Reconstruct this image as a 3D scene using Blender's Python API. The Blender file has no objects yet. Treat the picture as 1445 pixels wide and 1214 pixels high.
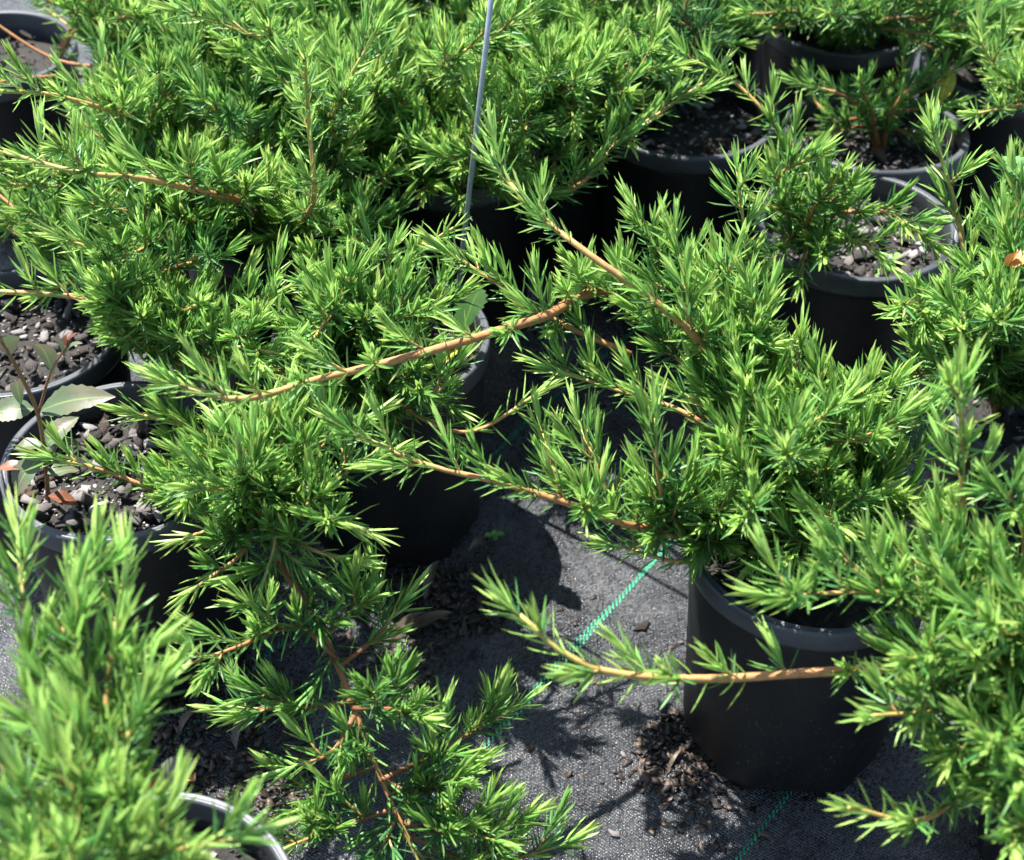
import bpy, math, random
import numpy as np
from mathutils import Vector, noise

# ------------------------------------------------------------------ camera, sky, sun, exposure
W, H = 1445.0, 1214.0            # pixel frame the measurements below refer to
FPX = 2200.0
PITCH = math.radians(41)
POT_H = 0.18
CAM = np.array([0.0, 0.0, 0.69 + POT_H])
SUN_EL, SUN_AZ = math.radians(66), math.radians(-43)     # azimuth clockwise from +Y

S = bpy.context.scene
COL = S.collection
cd = bpy.data.cameras.new("camera")
cam = bpy.data.objects.new("camera", cd)
COL.objects.link(cam)
cam.location = CAM
cam.rotation_euler = (math.pi / 2 - PITCH, 0, 0)
cd.sensor_fit = 'HORIZONTAL'
cd.sensor_width = 36
cd.lens = 36 * FPX / W
cd.clip_start, cd.clip_end = 0.02, 200
cd.dof.use_dof = True
cd.dof.focus_distance = 0.98
cd.dof.aperture_fstop = 10.0
S.camera = cam

wd = bpy.data.worlds.new("World")
S.world = wd
wd.use_nodes = True
nt = wd.node_tree
sky = nt.nodes.new("ShaderNodeTexSky")
sky.sky_type = 'NISHITA'
sky.sun_disc = False
sky.sun_elevation = SUN_EL
sky.sun_rotation = SUN_AZ
bg = nt.nodes["Background"]
nt.links.new(sky.outputs[0], bg.inputs[0])
bg.inputs[1].default_value = 0.085
sl = bpy.data.lights.new("sun", 'SUN')
sl.energy = 5.0
sl.angle = math.radians(0.5)
sl.color = (1.0, 0.97, 0.92)
sun = bpy.data.objects.new("sun", sl)
COL.objects.link(sun)
TOSUN = Vector((math.sin(SUN_AZ) * math.cos(SUN_EL), math.cos(SUN_AZ) * math.cos(SUN_EL), math.sin(SUN_EL)))
sun.rotation_euler = TOSUN.to_track_quat('Z', 'Y').to_euler()
sun.location = TOSUN * 5
vs = S.view_settings
vs.view_transform = 'Standard'
vs.look = 'None'
vs.exposure = 1.65
vs.gamma = 1
vs.use_curve_mapping = False
S.cycles.use_adaptive_sampling = True
S.cycles.adaptive_threshold = 0.03
S.cycles.max_bounces = 5
S.cycles.diffuse_bounces = 3
S.cycles.glossy_bounces = 2
S.cycles.transmission_bounces = 3

RG = random.Random(7)
NP = np.random.default_rng(7)

# ------------------------------------------------------------------ pixel helpers
RT = np.array([1.0, 0, 0])
FW = np.array([0, math.cos(PITCH), -math.sin(PITCH)])
UP = np.array([0, math.sin(PITCH), math.cos(PITCH)])
ZZ = np.array([0, 0, 1.0])


def at(x, y, h):
    d = RT * (x - W / 2) + FW * FPX - UP * (y - H / 2)
    return CAM + d * ((h - CAM[2]) / d[2])


def px(p):
    v = np.asarray(p) - CAM
    z = v @ FW
    return W / 2 + FPX * (v @ RT) / z, H / 2 - FPX * (v @ UP) / z


def inside(p, poly):
    x, y = p
    r = False
    j = len(poly) - 1
    for i in range(len(poly)):
        xi, yi = poly[i]
        xj, yj = poly[j]
        if (yi > y) != (yj > y) and x < (xj - xi) * (y - yi) / (yj - yi) + xi:
            r = not r
        j = i
    return r


def unit(v):
    n = np.linalg.norm(v)
    return v / n if n > 1e-12 else np.array([0, 0, 1.0])


# ------------------------------------------------------------------ materials
def nodes(name):
    m = bpy.data.materials.new(name)
    m.use_nodes = True
    t = m.node_tree
    b = t.nodes["Principled BSDF"]
    return m, t, b


def N(t, typ, **kw):
    n = t.nodes.new(typ)
    for k, v in kw.items():
        if k.startswith("i_"):
            n.inputs[int(k[2:])].default_value = v
        else:
            setattr(n, k, v)
    return n


def L(t, a, b):
    t.links.new(a, b)


def ramp(t, fac, stops):
    r = N(t, "ShaderNodeValToRGB")
    e = r.color_ramp.elements
    while len(e) < len(stops):
        e.new(0.5)
    for el, (p, c) in zip(e, stops):
        el.position = p
        el.color = (*c, 1)
    L(t, fac, r.inputs[0])
    return r


def mth(t, op, a, b=None):
    n = N(t, "ShaderNodeMath", operation=op)
    for i, v in enumerate((a, b)):
        if v is None:
            continue
        if isinstance(v, (int, float)):
            n.inputs[i].default_value = v
        else:
            L(t, v, n.inputs[i])
    return n.outputs[0]


def mat_needles():
    m, t, b = nodes("juniper_needle")
    a = N(t, "ShaderNodeAttribute", attribute_name="tint")
    sp = N(t, "ShaderNodeSeparateColor")
    L(t, a.outputs["Color"], sp.inputs[0])
    oi = N(t, "ShaderNodeObjectInfo")
    oc = N(t, "ShaderNodeSeparateColor")
    L(t, oi.outputs["Color"], oc.inputs[0])
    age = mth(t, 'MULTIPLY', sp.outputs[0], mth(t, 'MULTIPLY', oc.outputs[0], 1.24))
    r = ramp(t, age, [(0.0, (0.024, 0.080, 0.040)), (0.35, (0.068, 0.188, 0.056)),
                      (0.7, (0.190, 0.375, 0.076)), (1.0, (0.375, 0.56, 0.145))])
    hs = N(t, "ShaderNodeHueSaturation")
    L(t, mth(t, 'ADD', mth(t, 'MULTIPLY', sp.outputs[1], 0.035), 0.482), hs.inputs[0])
    hs.inputs[1].default_value = 1.0
    L(t, mth(t, 'ADD', mth(t, 'MULTIPLY', sp.outputs[1], 0.45), 0.8), hs.inputs[2])
    L(t, r.outputs[0], hs.inputs[4])
    # withered tips and pale undersides of some needles
    L(t, hs.outputs[0], b.inputs["Base Color"])
    b.inputs["Roughness"].default_value = 0.42
    b.inputs["Specular IOR Level"].default_value = 0.5
    tr = N(t, "ShaderNodeBsdfTranslucent")
    h2 = N(t, "ShaderNodeHueSaturation")
    h2.inputs[0].default_value = 0.49
    h2.inputs[2].default_value = 1.25
    L(t, hs.outputs[0], h2.inputs[4])
    L(t, h2.outputs[0], tr.inputs[0])
    mx = N(t, "ShaderNodeMixShader", i_0=0.38)
    L(t, b.outputs[0], mx.inputs[1])
    L(t, tr.outputs[0], mx.inputs[2])
    L(t, mx.outputs[0], t.nodes["Material Output"].inputs[0])
    return m


def mat_stem():
    m, t, b = nodes("juniper_stem")
    a = N(t, "ShaderNodeAttribute", attribute_name="tint")
    sp = N(t, "ShaderNodeSeparateColor")
    L(t, a.outputs["Color"], sp.inputs[0])
    r = ramp(t, sp.outputs[0], [(0.0, (0.10, 0.045, 0.022)), (0.25, (0.30, 0.12, 0.045)),
                                (0.6, (0.46, 0.22, 0.085)), (0.82, (0.42, 0.30, 0.09)), (1.0, (0.22, 0.33, 0.06))])
    co = N(t, "ShaderNodeTexCoord")
    n = N(t, "ShaderNodeTexNoise")
    n.inputs["Scale"].default_value = 260
    n.inputs["Detail"].default_value = 3
    L(t, co.outputs["Object"], n.inputs[0])
    hs = N(t, "ShaderNodeHueSaturation")
    L(t, mth(t, 'ADD', mth(t, 'MULTIPLY', n.outputs[0], 0.9), 0.5), hs.inputs[2])
    L(t, r.outputs[0], hs.inputs[4])
    L(t, hs.outputs[0], b.inputs["Base Color"])
    b.inputs["Roughness"].default_value = 0.6
    bp = N(t, "ShaderNodeBump")
    bp.inputs["Strength"].default_value = 0.5
    bp.inputs["Distance"].default_value = 0.0006
    L(t, n.outputs[0], bp.inputs["Height"])
    L(t, bp.outputs[0], b.inputs["Normal"])
    return m


def mat_pot(name, base, rough):
    m, t, b = nodes(name)
    co = N(t, "ShaderNodeTexCoord")
    n = N(t, "ShaderNodeTexNoise")
    n.inputs["Scale"].default_value = 22
    n.inputs["Detail"].default_value = 6
    n.inputs["Roughness"].default_value = 0.65
    L(t, co.outputs["Object"], n.inputs[0])
    # dust splashed up on the wall: specks with their own shape
    v = N(t, "ShaderNodeTexNoise")
    v.inputs["Scale"].default_value = 420
    v.inputs["Detail"].default_value = 2
    L(t, co.outputs["Object"], v.inputs[0])
    sk = mth(t, 'MULTIPLY', mth(t, 'SMOOTH_MIN', mth(t, 'MULTIPLY', mth(t, 'MAXIMUM', mth(t, 'SUBTRACT', v.outputs[0], 0.63), 0.0), 9.0), 1.0),
             mth(t, 'MAXIMUM', mth(t, 'MULTIPLY', mth(t, 'SUBTRACT', n.outputs[0], 0.42), 3.0), 0.0))
    r = ramp(t, n.outputs[0], [(0.3, tuple(c * 0.75 for c in base)), (0.7, tuple(c * 1.5 for c in base))])
    mx = N(t, "ShaderNodeMixRGB", i_2=(0.12, 0.105, 0.09, 1))
    L(t, sk, mx.inputs[0])
    L(t, r.outputs[0], mx.inputs[1])
    L(t, mx.outputs[0], b.inputs["Base Color"])
    L(t, mth(t, 'ADD', mth(t, 'MULTIPLY', n.outputs[0], 0.3), rough - 0.15), b.inputs["Roughness"])
    b.inputs["Specular IOR Level"].default_value = 0.4
    s2 = N(t, "ShaderNodeTexNoise")
    s2.inputs["Scale"].default_value = 900
    L(t, co.outputs["Object"], s2.inputs[0])
    bp = N(t, "ShaderNodeBump")
    bp.inputs["Strength"].default_value = 0.25
    bp.inputs["Distance"].default_value = 0.0004
    L(t, s2.outputs[0], bp.inputs["Height"])
    L(t, bp.outputs[0], b.inputs["Normal"])
    return m


def mat_bark(name, stops, rough=0.75):
    m, t, b = nodes(name)
    oi = N(t, "ShaderNodeObjectInfo")
    geo = N(t, "ShaderNodeNewGeometry")
    co = N(t, "ShaderNodeTexCoord")
    n = N(t, "ShaderNodeTexNoise")
    n.inputs["Scale"].default_value = 330
    n.inputs["Detail"].default_value = 5
    L(t, co.outputs["Object"], n.inputs[0])
    w = N(t, "ShaderNodeTexNoise")
    w.inputs["Scale"].default_value = 90
    mp = N(t, "ShaderNodeMapping")
    mp.inputs["Scale"].default_value = (1, 9, 3)
    L(t, co.outputs["Object"], mp.inputs[0])
    L(t, mp.outputs[0], w.inputs[0])
    rnd = mth(t, 'FRACT', mth(t, 'ADD', oi.outputs["Random"], geo.outputs["Random Per Island"]))
    r = ramp(t, rnd, stops)
    hs = N(t, "ShaderNodeHueSaturation")
    L(t, mth(t, 'ADD', mth(t, 'MULTIPLY', mth(t, 'MULTIPLY', n.outputs[0], w.outputs[0]), 3.0), 0.25), hs.inputs[2])
    L(t, r.outputs[0], hs.inputs[4])
    L(t, hs.outputs[0], b.inputs["Base Color"])
    b.inputs["Roughness"].default_value = rough
    bp = N(t, "ShaderNodeBump")
    bp.inputs["Strength"].default_value = 0.7
    bp.inputs["Distance"].default_value = 0.0012
    L(t, w.outputs[0], bp.inputs["Height"])
    L(t, bp.outputs[0], b.inputs["Normal"])
    return m


def mat_soil():
    m, t, b = nodes("potting_soil")
    co = N(t, "ShaderNodeTexCoord")
    n = N(t, "ShaderNodeTexNoise")
    n.inputs["Scale"].default_value = 160
    n.inputs["Detail"].default_value = 8
    L(t, co.outputs["Object"], n.inputs[0])
    r = ramp(t, n.outputs[0], [(0.3, (0.006, 0.005, 0.004)), (0.6, (0.016, 0.013, 0.010)), (0.8, (0.04, 0.032, 0.026))])
    L(t, r.outputs[0], b.inputs["Base Color"])
    b.inputs["Roughness"].default_value = 0.8
    bp = N(t, "ShaderNodeBump")
    bp.inputs["Distance"].default_value = 0.003
    L(t, n.outputs[0], bp.inputs["Height"])
    L(t, bp.outputs[0], b.inputs["Normal"])
    return m


LINE_DIR = math.atan2(0.163, 0.120)      # direction of the woven green line on the ground


def mat_weave():
    m, t, b = nodes("woven_weed_mat")
    co = N(t, "ShaderNodeTexCoord")
    mp = N(t, "ShaderNodeMapping")
    mp.inputs["Rotation"].default_value = (0, 0, -LINE_DIR)
    L(t, co.outputs["Object"], mp.inputs[0])
    # threads wander a little
    wn = N(t, "ShaderNodeTexNoise")
    wn.inputs["Scale"].default_value = 30
    L(t, mp.outputs[0], wn.inputs[0])
    sx = N(t, "ShaderNodeSeparateXYZ")
    L(t, mp.outputs[0], sx.inputs[0])
    wob = mth(t, 'MULTIPLY', mth(t, 'SUBTRACT', wn.outputs[0], 0.5), 0.004)
    u = mth(t, 'DIVIDE', mth(t, 'ADD', sx.outputs[0], wob), 0.0021)
    v = mth(t, 'DIVIDE', mth(t, 'ADD', sx.outputs[1], wob), 0.0015)
    fu, fv = mth(t, 'FLOOR', u), mth(t, 'FLOOR', v)
    par = mth(t, 'ABSOLUTE', mth(t, 'MODULO', mth(t, 'ADD', fu, fv), 2.0))
    su = mth(t, 'ABSOLUTE', mth(t, 'SINE', mth(t, 'MULTIPLY', u, math.pi)))
    sv = mth(t, 'ABSOLUTE', mth(t, 'SINE', mth(t, 'MULTIPLY', v, math.pi)))
    # over: thread along u bulges across v; under: the other
    ha = mth(t, 'MULTIPLY', mth(t, 'POWER', sv, 0.6), su)
    hb = mth(t, 'MULTIPLY', mth(t, 'POWER', su, 0.6), mth(t, 'MULTIPLY', sv, 0.55))
    hgt = mth(t, 'ADD', mth(t, 'MULTIPLY', ha, par), mth(t, 'MULTIPLY', hb, mth(t, 'SUBTRACT', 1.0, par)))
    cb = N(t, "ShaderNodeCombineXYZ")
    L(t, fu, cb.inputs[0])
    L(t, fv, cb.inputs[1])
    wh = N(t, "ShaderNodeTexWhiteNoise", noise_dimensions='2D')
    L(t, cb.outputs[0], wh.inputs["Vector"])
    # dust and fine dirt in the weave
    dn = N(t, "ShaderNodeTexNoise")
    dn.inputs["Scale"].default_value = 14
    dn.inputs["Detail"].default_value = 8
    dn.inputs["Roughness"].default_value = 0.7
    L(t, co.outputs["Object"], dn.inputs[0])
    r = ramp(t, dn.outputs[0], [(0.32, (0.012, 0.0125, 0.014)), (0.5, (0.034, 0.036, 0.040)), (0.68, (0.085, 0.086, 0.09))])
    hs = N(t, "ShaderNodeHueSaturation")
    L(t, mth(t, 'ADD', mth(t, 'MULTIPLY', wh.outputs[0], 0.9), 0.55), hs.inputs[2])
    L(t, r.outputs[0], hs.inputs[4])
    L(t, hs.outputs[0], b.inputs["Base Color"])
    L(t, mth(t, 'ADD', mth(t, 'MULTIPLY', wh.outputs[0], 0.22), 0.2), b.inputs["Roughness"])
    b.inputs["Specular IOR Level"].default_value = 0.75
    # each strand segment is twisted a little differently, so some catch the sun
    bp = N(t, "ShaderNodeBump")
    bp.inputs["Strength"].default_value = 0.8
    bp.inputs["Distance"].default_value = 0.0011
    L(t, hgt, bp.inputs["Height"])
    sub = N(t, "ShaderNodeVectorMath", operation='SUBTRACT', i_1=(0.5, 0.5, 0.5))
    L(t, wh.outputs["Color"], sub.inputs[0])
    mul = N(t, "ShaderNodeVectorMath", operation='MULTIPLY', i_1=(0.8, 0.8, 0.0))
    L(t, sub.outputs[0], mul.inputs[0])
    add = N(t, "ShaderNodeVectorMath", operation='ADD')
    L(t, bp.outputs[0], add.inputs[0])
    L(t, mul.outputs[0], add.inputs[1])
    nz = N(t, "ShaderNodeVectorMath", operation='NORMALIZE')
    L(t, add.outputs[0], nz.inputs[0])
    L(t, nz.outputs[0], b.inputs["Normal"])
    return m


def mat_plain(name, c, rough=0.5, metal=0.0, var=0.4, scale=120):
    m, t, b = nodes(name)
    co = N(t, "ShaderNodeTexCoord")
    n = N(t, "ShaderNodeTexNoise")
    n.inputs["Scale"].default_value = scale
    n.inputs["Detail"].default_value = 4
    L(t, co.outputs["Object"], n.inputs[0])
    r = ramp(t, n.outputs[0], [(0.25, tuple(x * (1 - var) for x in c)), (0.75, tuple(min(1, x * (1 + var)) for x in c))])
    L(t, r.outputs[0], b.inputs["Base Color"])
    b.inputs["Roughness"].default_value = rough
    b.inputs["Metallic"].default_value = metal
    return m


def mat_leaf(name, c1, c2, transl=0.25):
    """tint.r runs from midrib to edge, tint.g from base to tip"""
    m, t, b = nodes(name)
    a = N(t, "ShaderNodeAttribute", attribute_name="tint")
    sp = N(t, "ShaderNodeSeparateColor")
    L(t, a.outputs["Color"], sp.inputs[0])
    co = N(t, "ShaderNodeTexCoord")
    n = N(t, "ShaderNodeTexNoise")
    n.inputs["Scale"].default_value = 130
    n.inputs["Detail"].default_value = 4
    L(t, co.outputs["Object"], n.inputs[0])
    fac = mth(t, 'ADD', mth(t, 'MULTIPLY', sp.outputs[1], 0.6), mth(t, 'SUBTRACT', n.outputs[0], 0.35))
    r = ramp(t, fac, [(0.1, c1), (0.85, c2)])
    mid = N(t, "ShaderNodeMixRGB", i_2=(min(1, c1[0] * 2.2), min(1, c1[1] * 1.8), c1[2] * 1.5, 1))
    L(t, mth(t, 'LESS_THAN', sp.outputs[0], 0.06), mid.inputs[0])
    L(t, r.outputs[0], mid.inputs[1])
    L(t, mid.outputs[0], b.inputs["Base Color"])
    b.inputs["Roughness"].default_value = 0.45
    bp = N(t, "ShaderNodeBump")
    bp.inputs["Strength"].default_value = 0.5
    bp.inputs["Distance"].default_value = 0.001
    L(t, n.outputs[0], bp.inputs["Height"])
    L(t, bp.outputs[0], b.inputs["Normal"])
    tr = N(t, "ShaderNodeBsdfTranslucent")
    L(t, mid.outputs[0], tr.inputs[0])
    mx = N(t, "ShaderNodeMixShader", i_0=transl)
    L(t, b.outputs[0], mx.inputs[1])
    L(t, tr.outputs[0], mx.inputs[2])
    L(t, mx.outputs[0], t.nodes["Material Output"].inputs[0])
    return m


M = dict(
    needle=mat_needles(), stem=mat_stem(),
    pot=mat_pot("black_pot_plastic", (0.006, 0.0066, 0.0076), 0.5),
    rim=mat_pot("scuffed_sunlit_rim_plastic", (0.048, 0.053, 0.060), 0.42),  # scuffs, plus sunlight on the lip put into a paler base colour
    soil=mat_soil(),
    chip=mat_bark("bark_chip", [(0.0, (0.03, 0.026, 0.025)), (0.35, (0.085, 0.07, 0.064)), (0.65, (0.20, 0.175, 0.165)), (1.0, (0.38, 0.35, 0.345))]),
    wet=mat_bark("dark_bark", [(0.0, (0.012, 0.009, 0.0075)), (0.6, (0.036, 0.025, 0.019)), (1.0, (0.10, 0.066, 0.046))], 0.5),
    mat=mat_weave(),
    thread=mat_plain("green_thread", (0.012, 0.21, 0.11), 0.35),
    steel=mat_plain("galvanised_steel", (0.30, 0.34, 0.38), 0.5, 0.6, 0.2),
    herb=mat_leaf("willowherb_leaf", (0.085, 0.15, 0.07), (0.17, 0.14, 0.095)),
    herbred=mat_leaf("red_leaf", (0.20, 0.07, 0.04), (0.26, 0.11, 0.06)),
    herbstem=mat_plain("willowherb_stem", (0.22, 0.10, 0.05), 0.45),
    thistle=mat_leaf("thistle_leaf", (0.10, 0.24, 0.07), (0.16, 0.30, 0.10)),
    seed=mat_leaf("seedling_leaf", (0.12, 0.32, 0.05), (0.22, 0.42, 0.08)),
    yellow=mat_leaf("yellow_leaf", (0.45, 0.42, 0.04), (0.5, 0.5, 0.08)),
    dry=mat_leaf("dry_leaf", (0.07, 0.05, 0.033), (0.15, 0.11, 0.072), 0.1),
    orange=mat_leaf("orange_dry_leaf", (0.42, 0.18, 0.05), (0.5, 0.26, 0.08), 0.15),
)


# ------------------------------------------------------------------ object helpers
def link(o, parent=None):
    COL.objects.link(o)
    if parent is not None:
        o.parent = parent
    return o


def tag(o, label=None, cat=None, group=None, kind=None):
    if label: o["label"] = label
    if cat: o["category"] = cat
    if group: o["group"] = group
    if kind: o["kind"] = kind
    return o


def empty(name, loc):
    o = bpy.data.objects.new(name, None)
    o.empty_display_size = 0.02
    o.location = loc
    return link(o)


class MB:
    """collects vertices, faces (as index lists), material slots and a colour attribute"""

    def __init__(s):
        s.v, s.f, s.m, s.c, s.n = [], [], [], [], 0

    def add(s, v, f, mi=0, c=None):
        v = np.asarray(v, float).reshape(-1, 3)
        s.v.append(v)
        s.f.append((np.asarray([i for q in f for i in q], np.int64) + s.n, np.asarray([len(q) for q in f], np.int64), mi)
                   if isinstance(f, list) else (f.ravel() + s.n, np.full(len(f), f.shape[1]), mi))
        s.c.append(np.tile((0.5, 0.5, 0.5, 1), (len(v), 1)) if c is None else np.asarray(c, float))
        s.n += len(v)

    def mesh(s, name, mats, origin=(0, 0, 0), smooth=False):
        me = bpy.data.meshes.new(name)
        v = np.concatenate(s.v) - np.asarray(origin)
        idx = np.concatenate([a for a, _, _ in s.f])
        cnt = np.concatenate([b for _, b, _ in s.f])
        mi = np.concatenate([np.full(len(b), m) for _, b, m in s.f])
        me.vertices.add(len(v))
        me.vertices.foreach_set("co", v.astype(np.float32).ravel())
        me.loops.add(len(idx))
        me.loops.foreach_set("vertex_index", idx.astype(np.int32))
        me.polygons.add(len(cnt))
        st = np.concatenate(([0], np.cumsum(cnt)[:-1]))
        me.polygons.foreach_set("loop_start", st.astype(np.int32))
        me.polygons.foreach_set("material_index", mi.astype(np.int32))
        if smooth:
            me.polygons.foreach_set("use_smooth", np.ones(len(cnt), bool))
        for k in mats:
            me.materials.append(M[k])
        at_ = me.attributes.new("tint", 'FLOAT_COLOR', 'POINT')
        at_.data.foreach_set("color", np.concatenate(s.c).astype(np.float32).ravel())
        me.update(calc_edges=True)
        return me

    def obj(s, name, mats, parent=None, origin=(0, 0, 0), smooth=False):
        return link(bpy.data.objects.new(name, s.mesh(name, mats, origin, smooth)), parent)


def tube(mb, pts, rad, sides=6, mi=0, tint=None):
    pts = np.asarray(pts, float)
    n = len(pts)
    tg = np.gradient(pts, axis=0)
    ref = np.array([0.3, 0.5, 0.81])
    V, Cc = [], []
    ang = np.linspace(0, 2 * np.pi, sides, endpoint=False)
    for i in range(n):
        d = unit(tg[i])
        s = unit(np.cross(d, ref))
        w = np.cross(s, d)
        r = rad[i]
        V.append(pts[i] + r * (np.cos(ang)[:, None] * s + np.sin(ang)[:, None] * w))
        Cc += [(tint[i] if tint is not None else 0.5, 0.5, 0.5, 1)] * sides
    F = []
    for i in range(n - 1):
        for k in range(sides):
            a, b2 = i * sides + k, i * sides + (k + 1) % sides
            F.append((a, b2, b2 + sides, a + sides))
    F.append(tuple(range(sides))[::-1])
    F.append(tuple((n - 1) * sides + k for k in range(sides)))
    mb.add(np.concatenate(V), F, mi, Cc)


# ------------------------------------------------------------------ ground: woven mat
def ground_z(x, y):
    p = Vector((x * 5.2, y * 5.2, 3.1))
    a = noise.noise(p) * 0.005
    p2 = Vector((x * 17 + y * 6, y * 14 - x * 5, 8.3))
    return a + noise.noise(p2) * 0.003 - 0.0015


def build_ground():
    a = np.concatenate((-np.geomspace(60, 1.2, 14), np.arange(-1.1, 1.101, 0.011), np.geomspace(1.2, 60, 14)))
    b = np.concatenate((-np.geomspace(60, 0.2, 14), np.arange(-0.1, 2.0, 0.011), np.geomspace(2.1, 60, 14)))
    nx, ny = len(a), len(b)
    V = np.array([(x, y, ground_z(x, y) if abs(x) < 1.5 and -0.2 < y < 2.2 else 0.0) for y in b for x in a])
    i = np.arange(nx - 1)[None, :] + np.arange(ny - 1)[:, None] * nx
    F = np.stack((i, i + 1, i + 1 + nx, i + nx), -1).reshape(-1, 4)
    mb = MB()
    mb.add(V, F)
    g = mb.obj("weed_mat_ground", ["mat"], smooth=True)
    tag(g, kind="structure")
    # green marker threads stitched into the weave: short slanted stitches
    d = np.array([math.cos(LINE_DIR), math.sin(LINE_DIR), 0])
    s = np.array([-d[1], d[0], 0])
    tr = random.Random(3)
    for p0, name in ((at(740, 600, 0), 1), (at(815, 905, 0), 2), (at(1055, 1192, 0), 3), (at(1385, 295, 0), 4)):
        mb = MB()
        k = -250
        while k < 320:
            for sd in (-1, 1):
                c = p0 + d * (k * 0.0046 + (0.0023 if sd > 0 else 0)) + s * sd * 0.0009 + s * 0.0012 * math.sin(k * 0.11 + name)
                if not (-0.05 < c[1] < 1.95 and abs(c[0]) < 1.0):
                    continue
                dd = unit(d + s * 0.75 * (1 if sd > 0 else 0.7) + s * tr.uniform(-.1, .1))
                ss = np.array([-dd[1], dd[0], 0])
                l, w = 0.0019 * tr.uniform(.8, 1.1), 0.00078 * tr.uniform(.8, 1.15)
                z = ground_z(c[0], c[1])
                q = []
                for e, f, zz in ((-1, -.7, .0000), (-1, .7, .0000), (0, -1, .0011), (0, 1, .0011), (1, -.7, .0000), (1, .7, .0000)):
                    q.append((c + dd * l * e + ss * w * f)[:2].tolist() + [z + zz + 0.0004])
                mb.add(q, [(0, 2, 3, 1), (2, 4, 5, 3)])
            k += 1
        mb.obj("marker_thread", ["thread"], g)
    return g


build_ground()

# ------------------------------------------------------------------ bark chips
def chip_mesh(seed, mat, name="bark_chip"):
    r = random.Random(seed)
    n = r.randint(5, 7)
    el = r.uniform(0.32, 0.75)
    ang = sorted(r.uniform(0, 2 * math.pi) * 0.25 + i * 2 * math.pi / n for i in range(n))
    bot, top = [], []
    th = r.uniform(0.07, 0.17)
    for a in ang:
        q = r.uniform(0.6, 1.2)
        x, y = math.cos(a) * q * 0.5, math.sin(a) * q * 0.5 * el
        bot.append((x * 0.95, y * 0.95, -th / 2 + r.uniform(-.05, .03)))
        top.append((x * r.uniform(.72, .98), y * r.uniform(.72, .98), th / 2 + r.uniform(-.03, .05)))
    V = bot + top + [(r.uniform(-.1, .1), r.uniform(-.08, .08), th / 2 + r.uniform(0.0, .06))]
    F = [tuple(range(n))[::-1]]
    for i in range(n):
        j = (i + 1) % n
        F.append((i, j, n + j, n + i))
        F.append((n + i, n + j, 2 * n))
    mb = MB()
    mb.add(V, F)
    return mb.mesh(name, [mat]), V, F


CHIPS = [chip_mesh(100 + i, "chip") for i in range(14)]
WETS = [chip_mesh(200 + i, "wet") for i in range(10)]


def chip(loc, size, parent=None, wet=False, rg=RG, tilt=0.45):
    me = rg.choice(WETS if wet else CHIPS)[0]
    o = bpy.data.objects.new("bark_chip", me)
    o.location = loc
    o.rotation_euler = (rg.gauss(0, tilt), rg.gauss(0, tilt), rg.uniform(0, 6.28))
    o.scale = (size, size, size)
    return link(o, parent)


# ------------------------------------------------------------------ pots
SOIL_DROP = 0.026
NA = 72


def pot_meshes(variant):
    """tapered wall with a foot that has notches, and a rolled rim with a label slot"""
    R0, R1, h = 0.0695, 0.0765, POT_H
    ang = np.linspace(0, 2 * np.pi, NA, endpoint=False)
    # wall: outside profile from foot up, then inside down
    prof = [(R0 - 0.0045, 0.0), (R0 - 0.001, 0.003), (R0 + 0.0005, 0.012), (R0 + 0.0022, 0.06), (R0 + 0.0045, 0.115), (R1 - 0.0005, h - 0.022), (R1, h - 0.012),
            (R1 - 0.0022, h - 0.012), (R1 - 0.003, h - 0.03), (R0 + 0.0015, 0.06), (R0 - 0.003, 0.012)]
    notch = set()
    for k in range(6):
        c = int((k + 0.3 + variant * 0.17) * NA / 6)
        notch |= {(c + j) % NA for j in range(-3, 4)}
    V, F = [], []
    for pi_, (r, z) in enumerate(prof):
        for j, a in enumerate(ang):
            zz = z
            if pi_ == 0 and j in notch:
                zz = 0.0105
            if pi_ == 1 and j in notch:
                zz = 0.0115
            if pi_ == 2 and j in notch:
                zz = 0.0135
            V.append((r * math.cos(a), r * math.sin(a), zz))
    for i in range(len(prof) - 1):
        for j in range(NA):
            a, b = i * NA + j, i * NA + (j + 1) % NA
            F.append((a, b, b + NA, a + NA))
    k = len(V)
    V.append((0, 0, 0.013))
    for j in range(NA):
        F.append(((len(prof) - 1) * NA + j, (len(prof) - 1) * NA + (j + 1) % NA, k))
    mb = MB()
    mb.add(V, F)
    wall = mb.mesh("pot_wall", ["pot"], smooth=True)
    # rim band
    z0, z1 = h - 0.0165, h
    ro, ri = 0.080, 0.0738
    prof = [(R1 + 0.0002, z0), (ro - 0.0012, z0 - 0.0002), (ro - 0.0004, z0 + 0.002), (ro, z1 - 0.003), (ro - 0.0004, z1 - 0.0008), (ro - 0.0016, z1), (ro - 0.0019, z1 - 0.0001),
            (ri + 0.0019, z1 - 0.0001), (ri + 0.0014, z1), (ri + 0.0003, z1 - 0.0009), (ri, z1 - 0.003), (ri + 0.0002, z0 + 0.001)]
    V, F = [], []
    for pi_, (r, z) in enumerate(prof):
        for j, a in enumerate(ang):
            zz = z
            if pi_ in (6, 7) and 6 <= j <= 12:
                zz = z1 - 0.009
            V.append((r * math.cos(a), r * math.sin(a), zz))
    for i in range(len(prof) - 1):
        for j in range(NA):
            a, b = i * NA + j, i * NA + (j + 1) % NA
            F.append((a, b, b + NA, a + NA))
    mb = MB()
    mb.add(V, F)
    rim = mb.mesh("pot_rim", ["rim"], smooth=True)
    return wall, rim


POTM = [pot_meshes(v) for v in range(3)]


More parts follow.
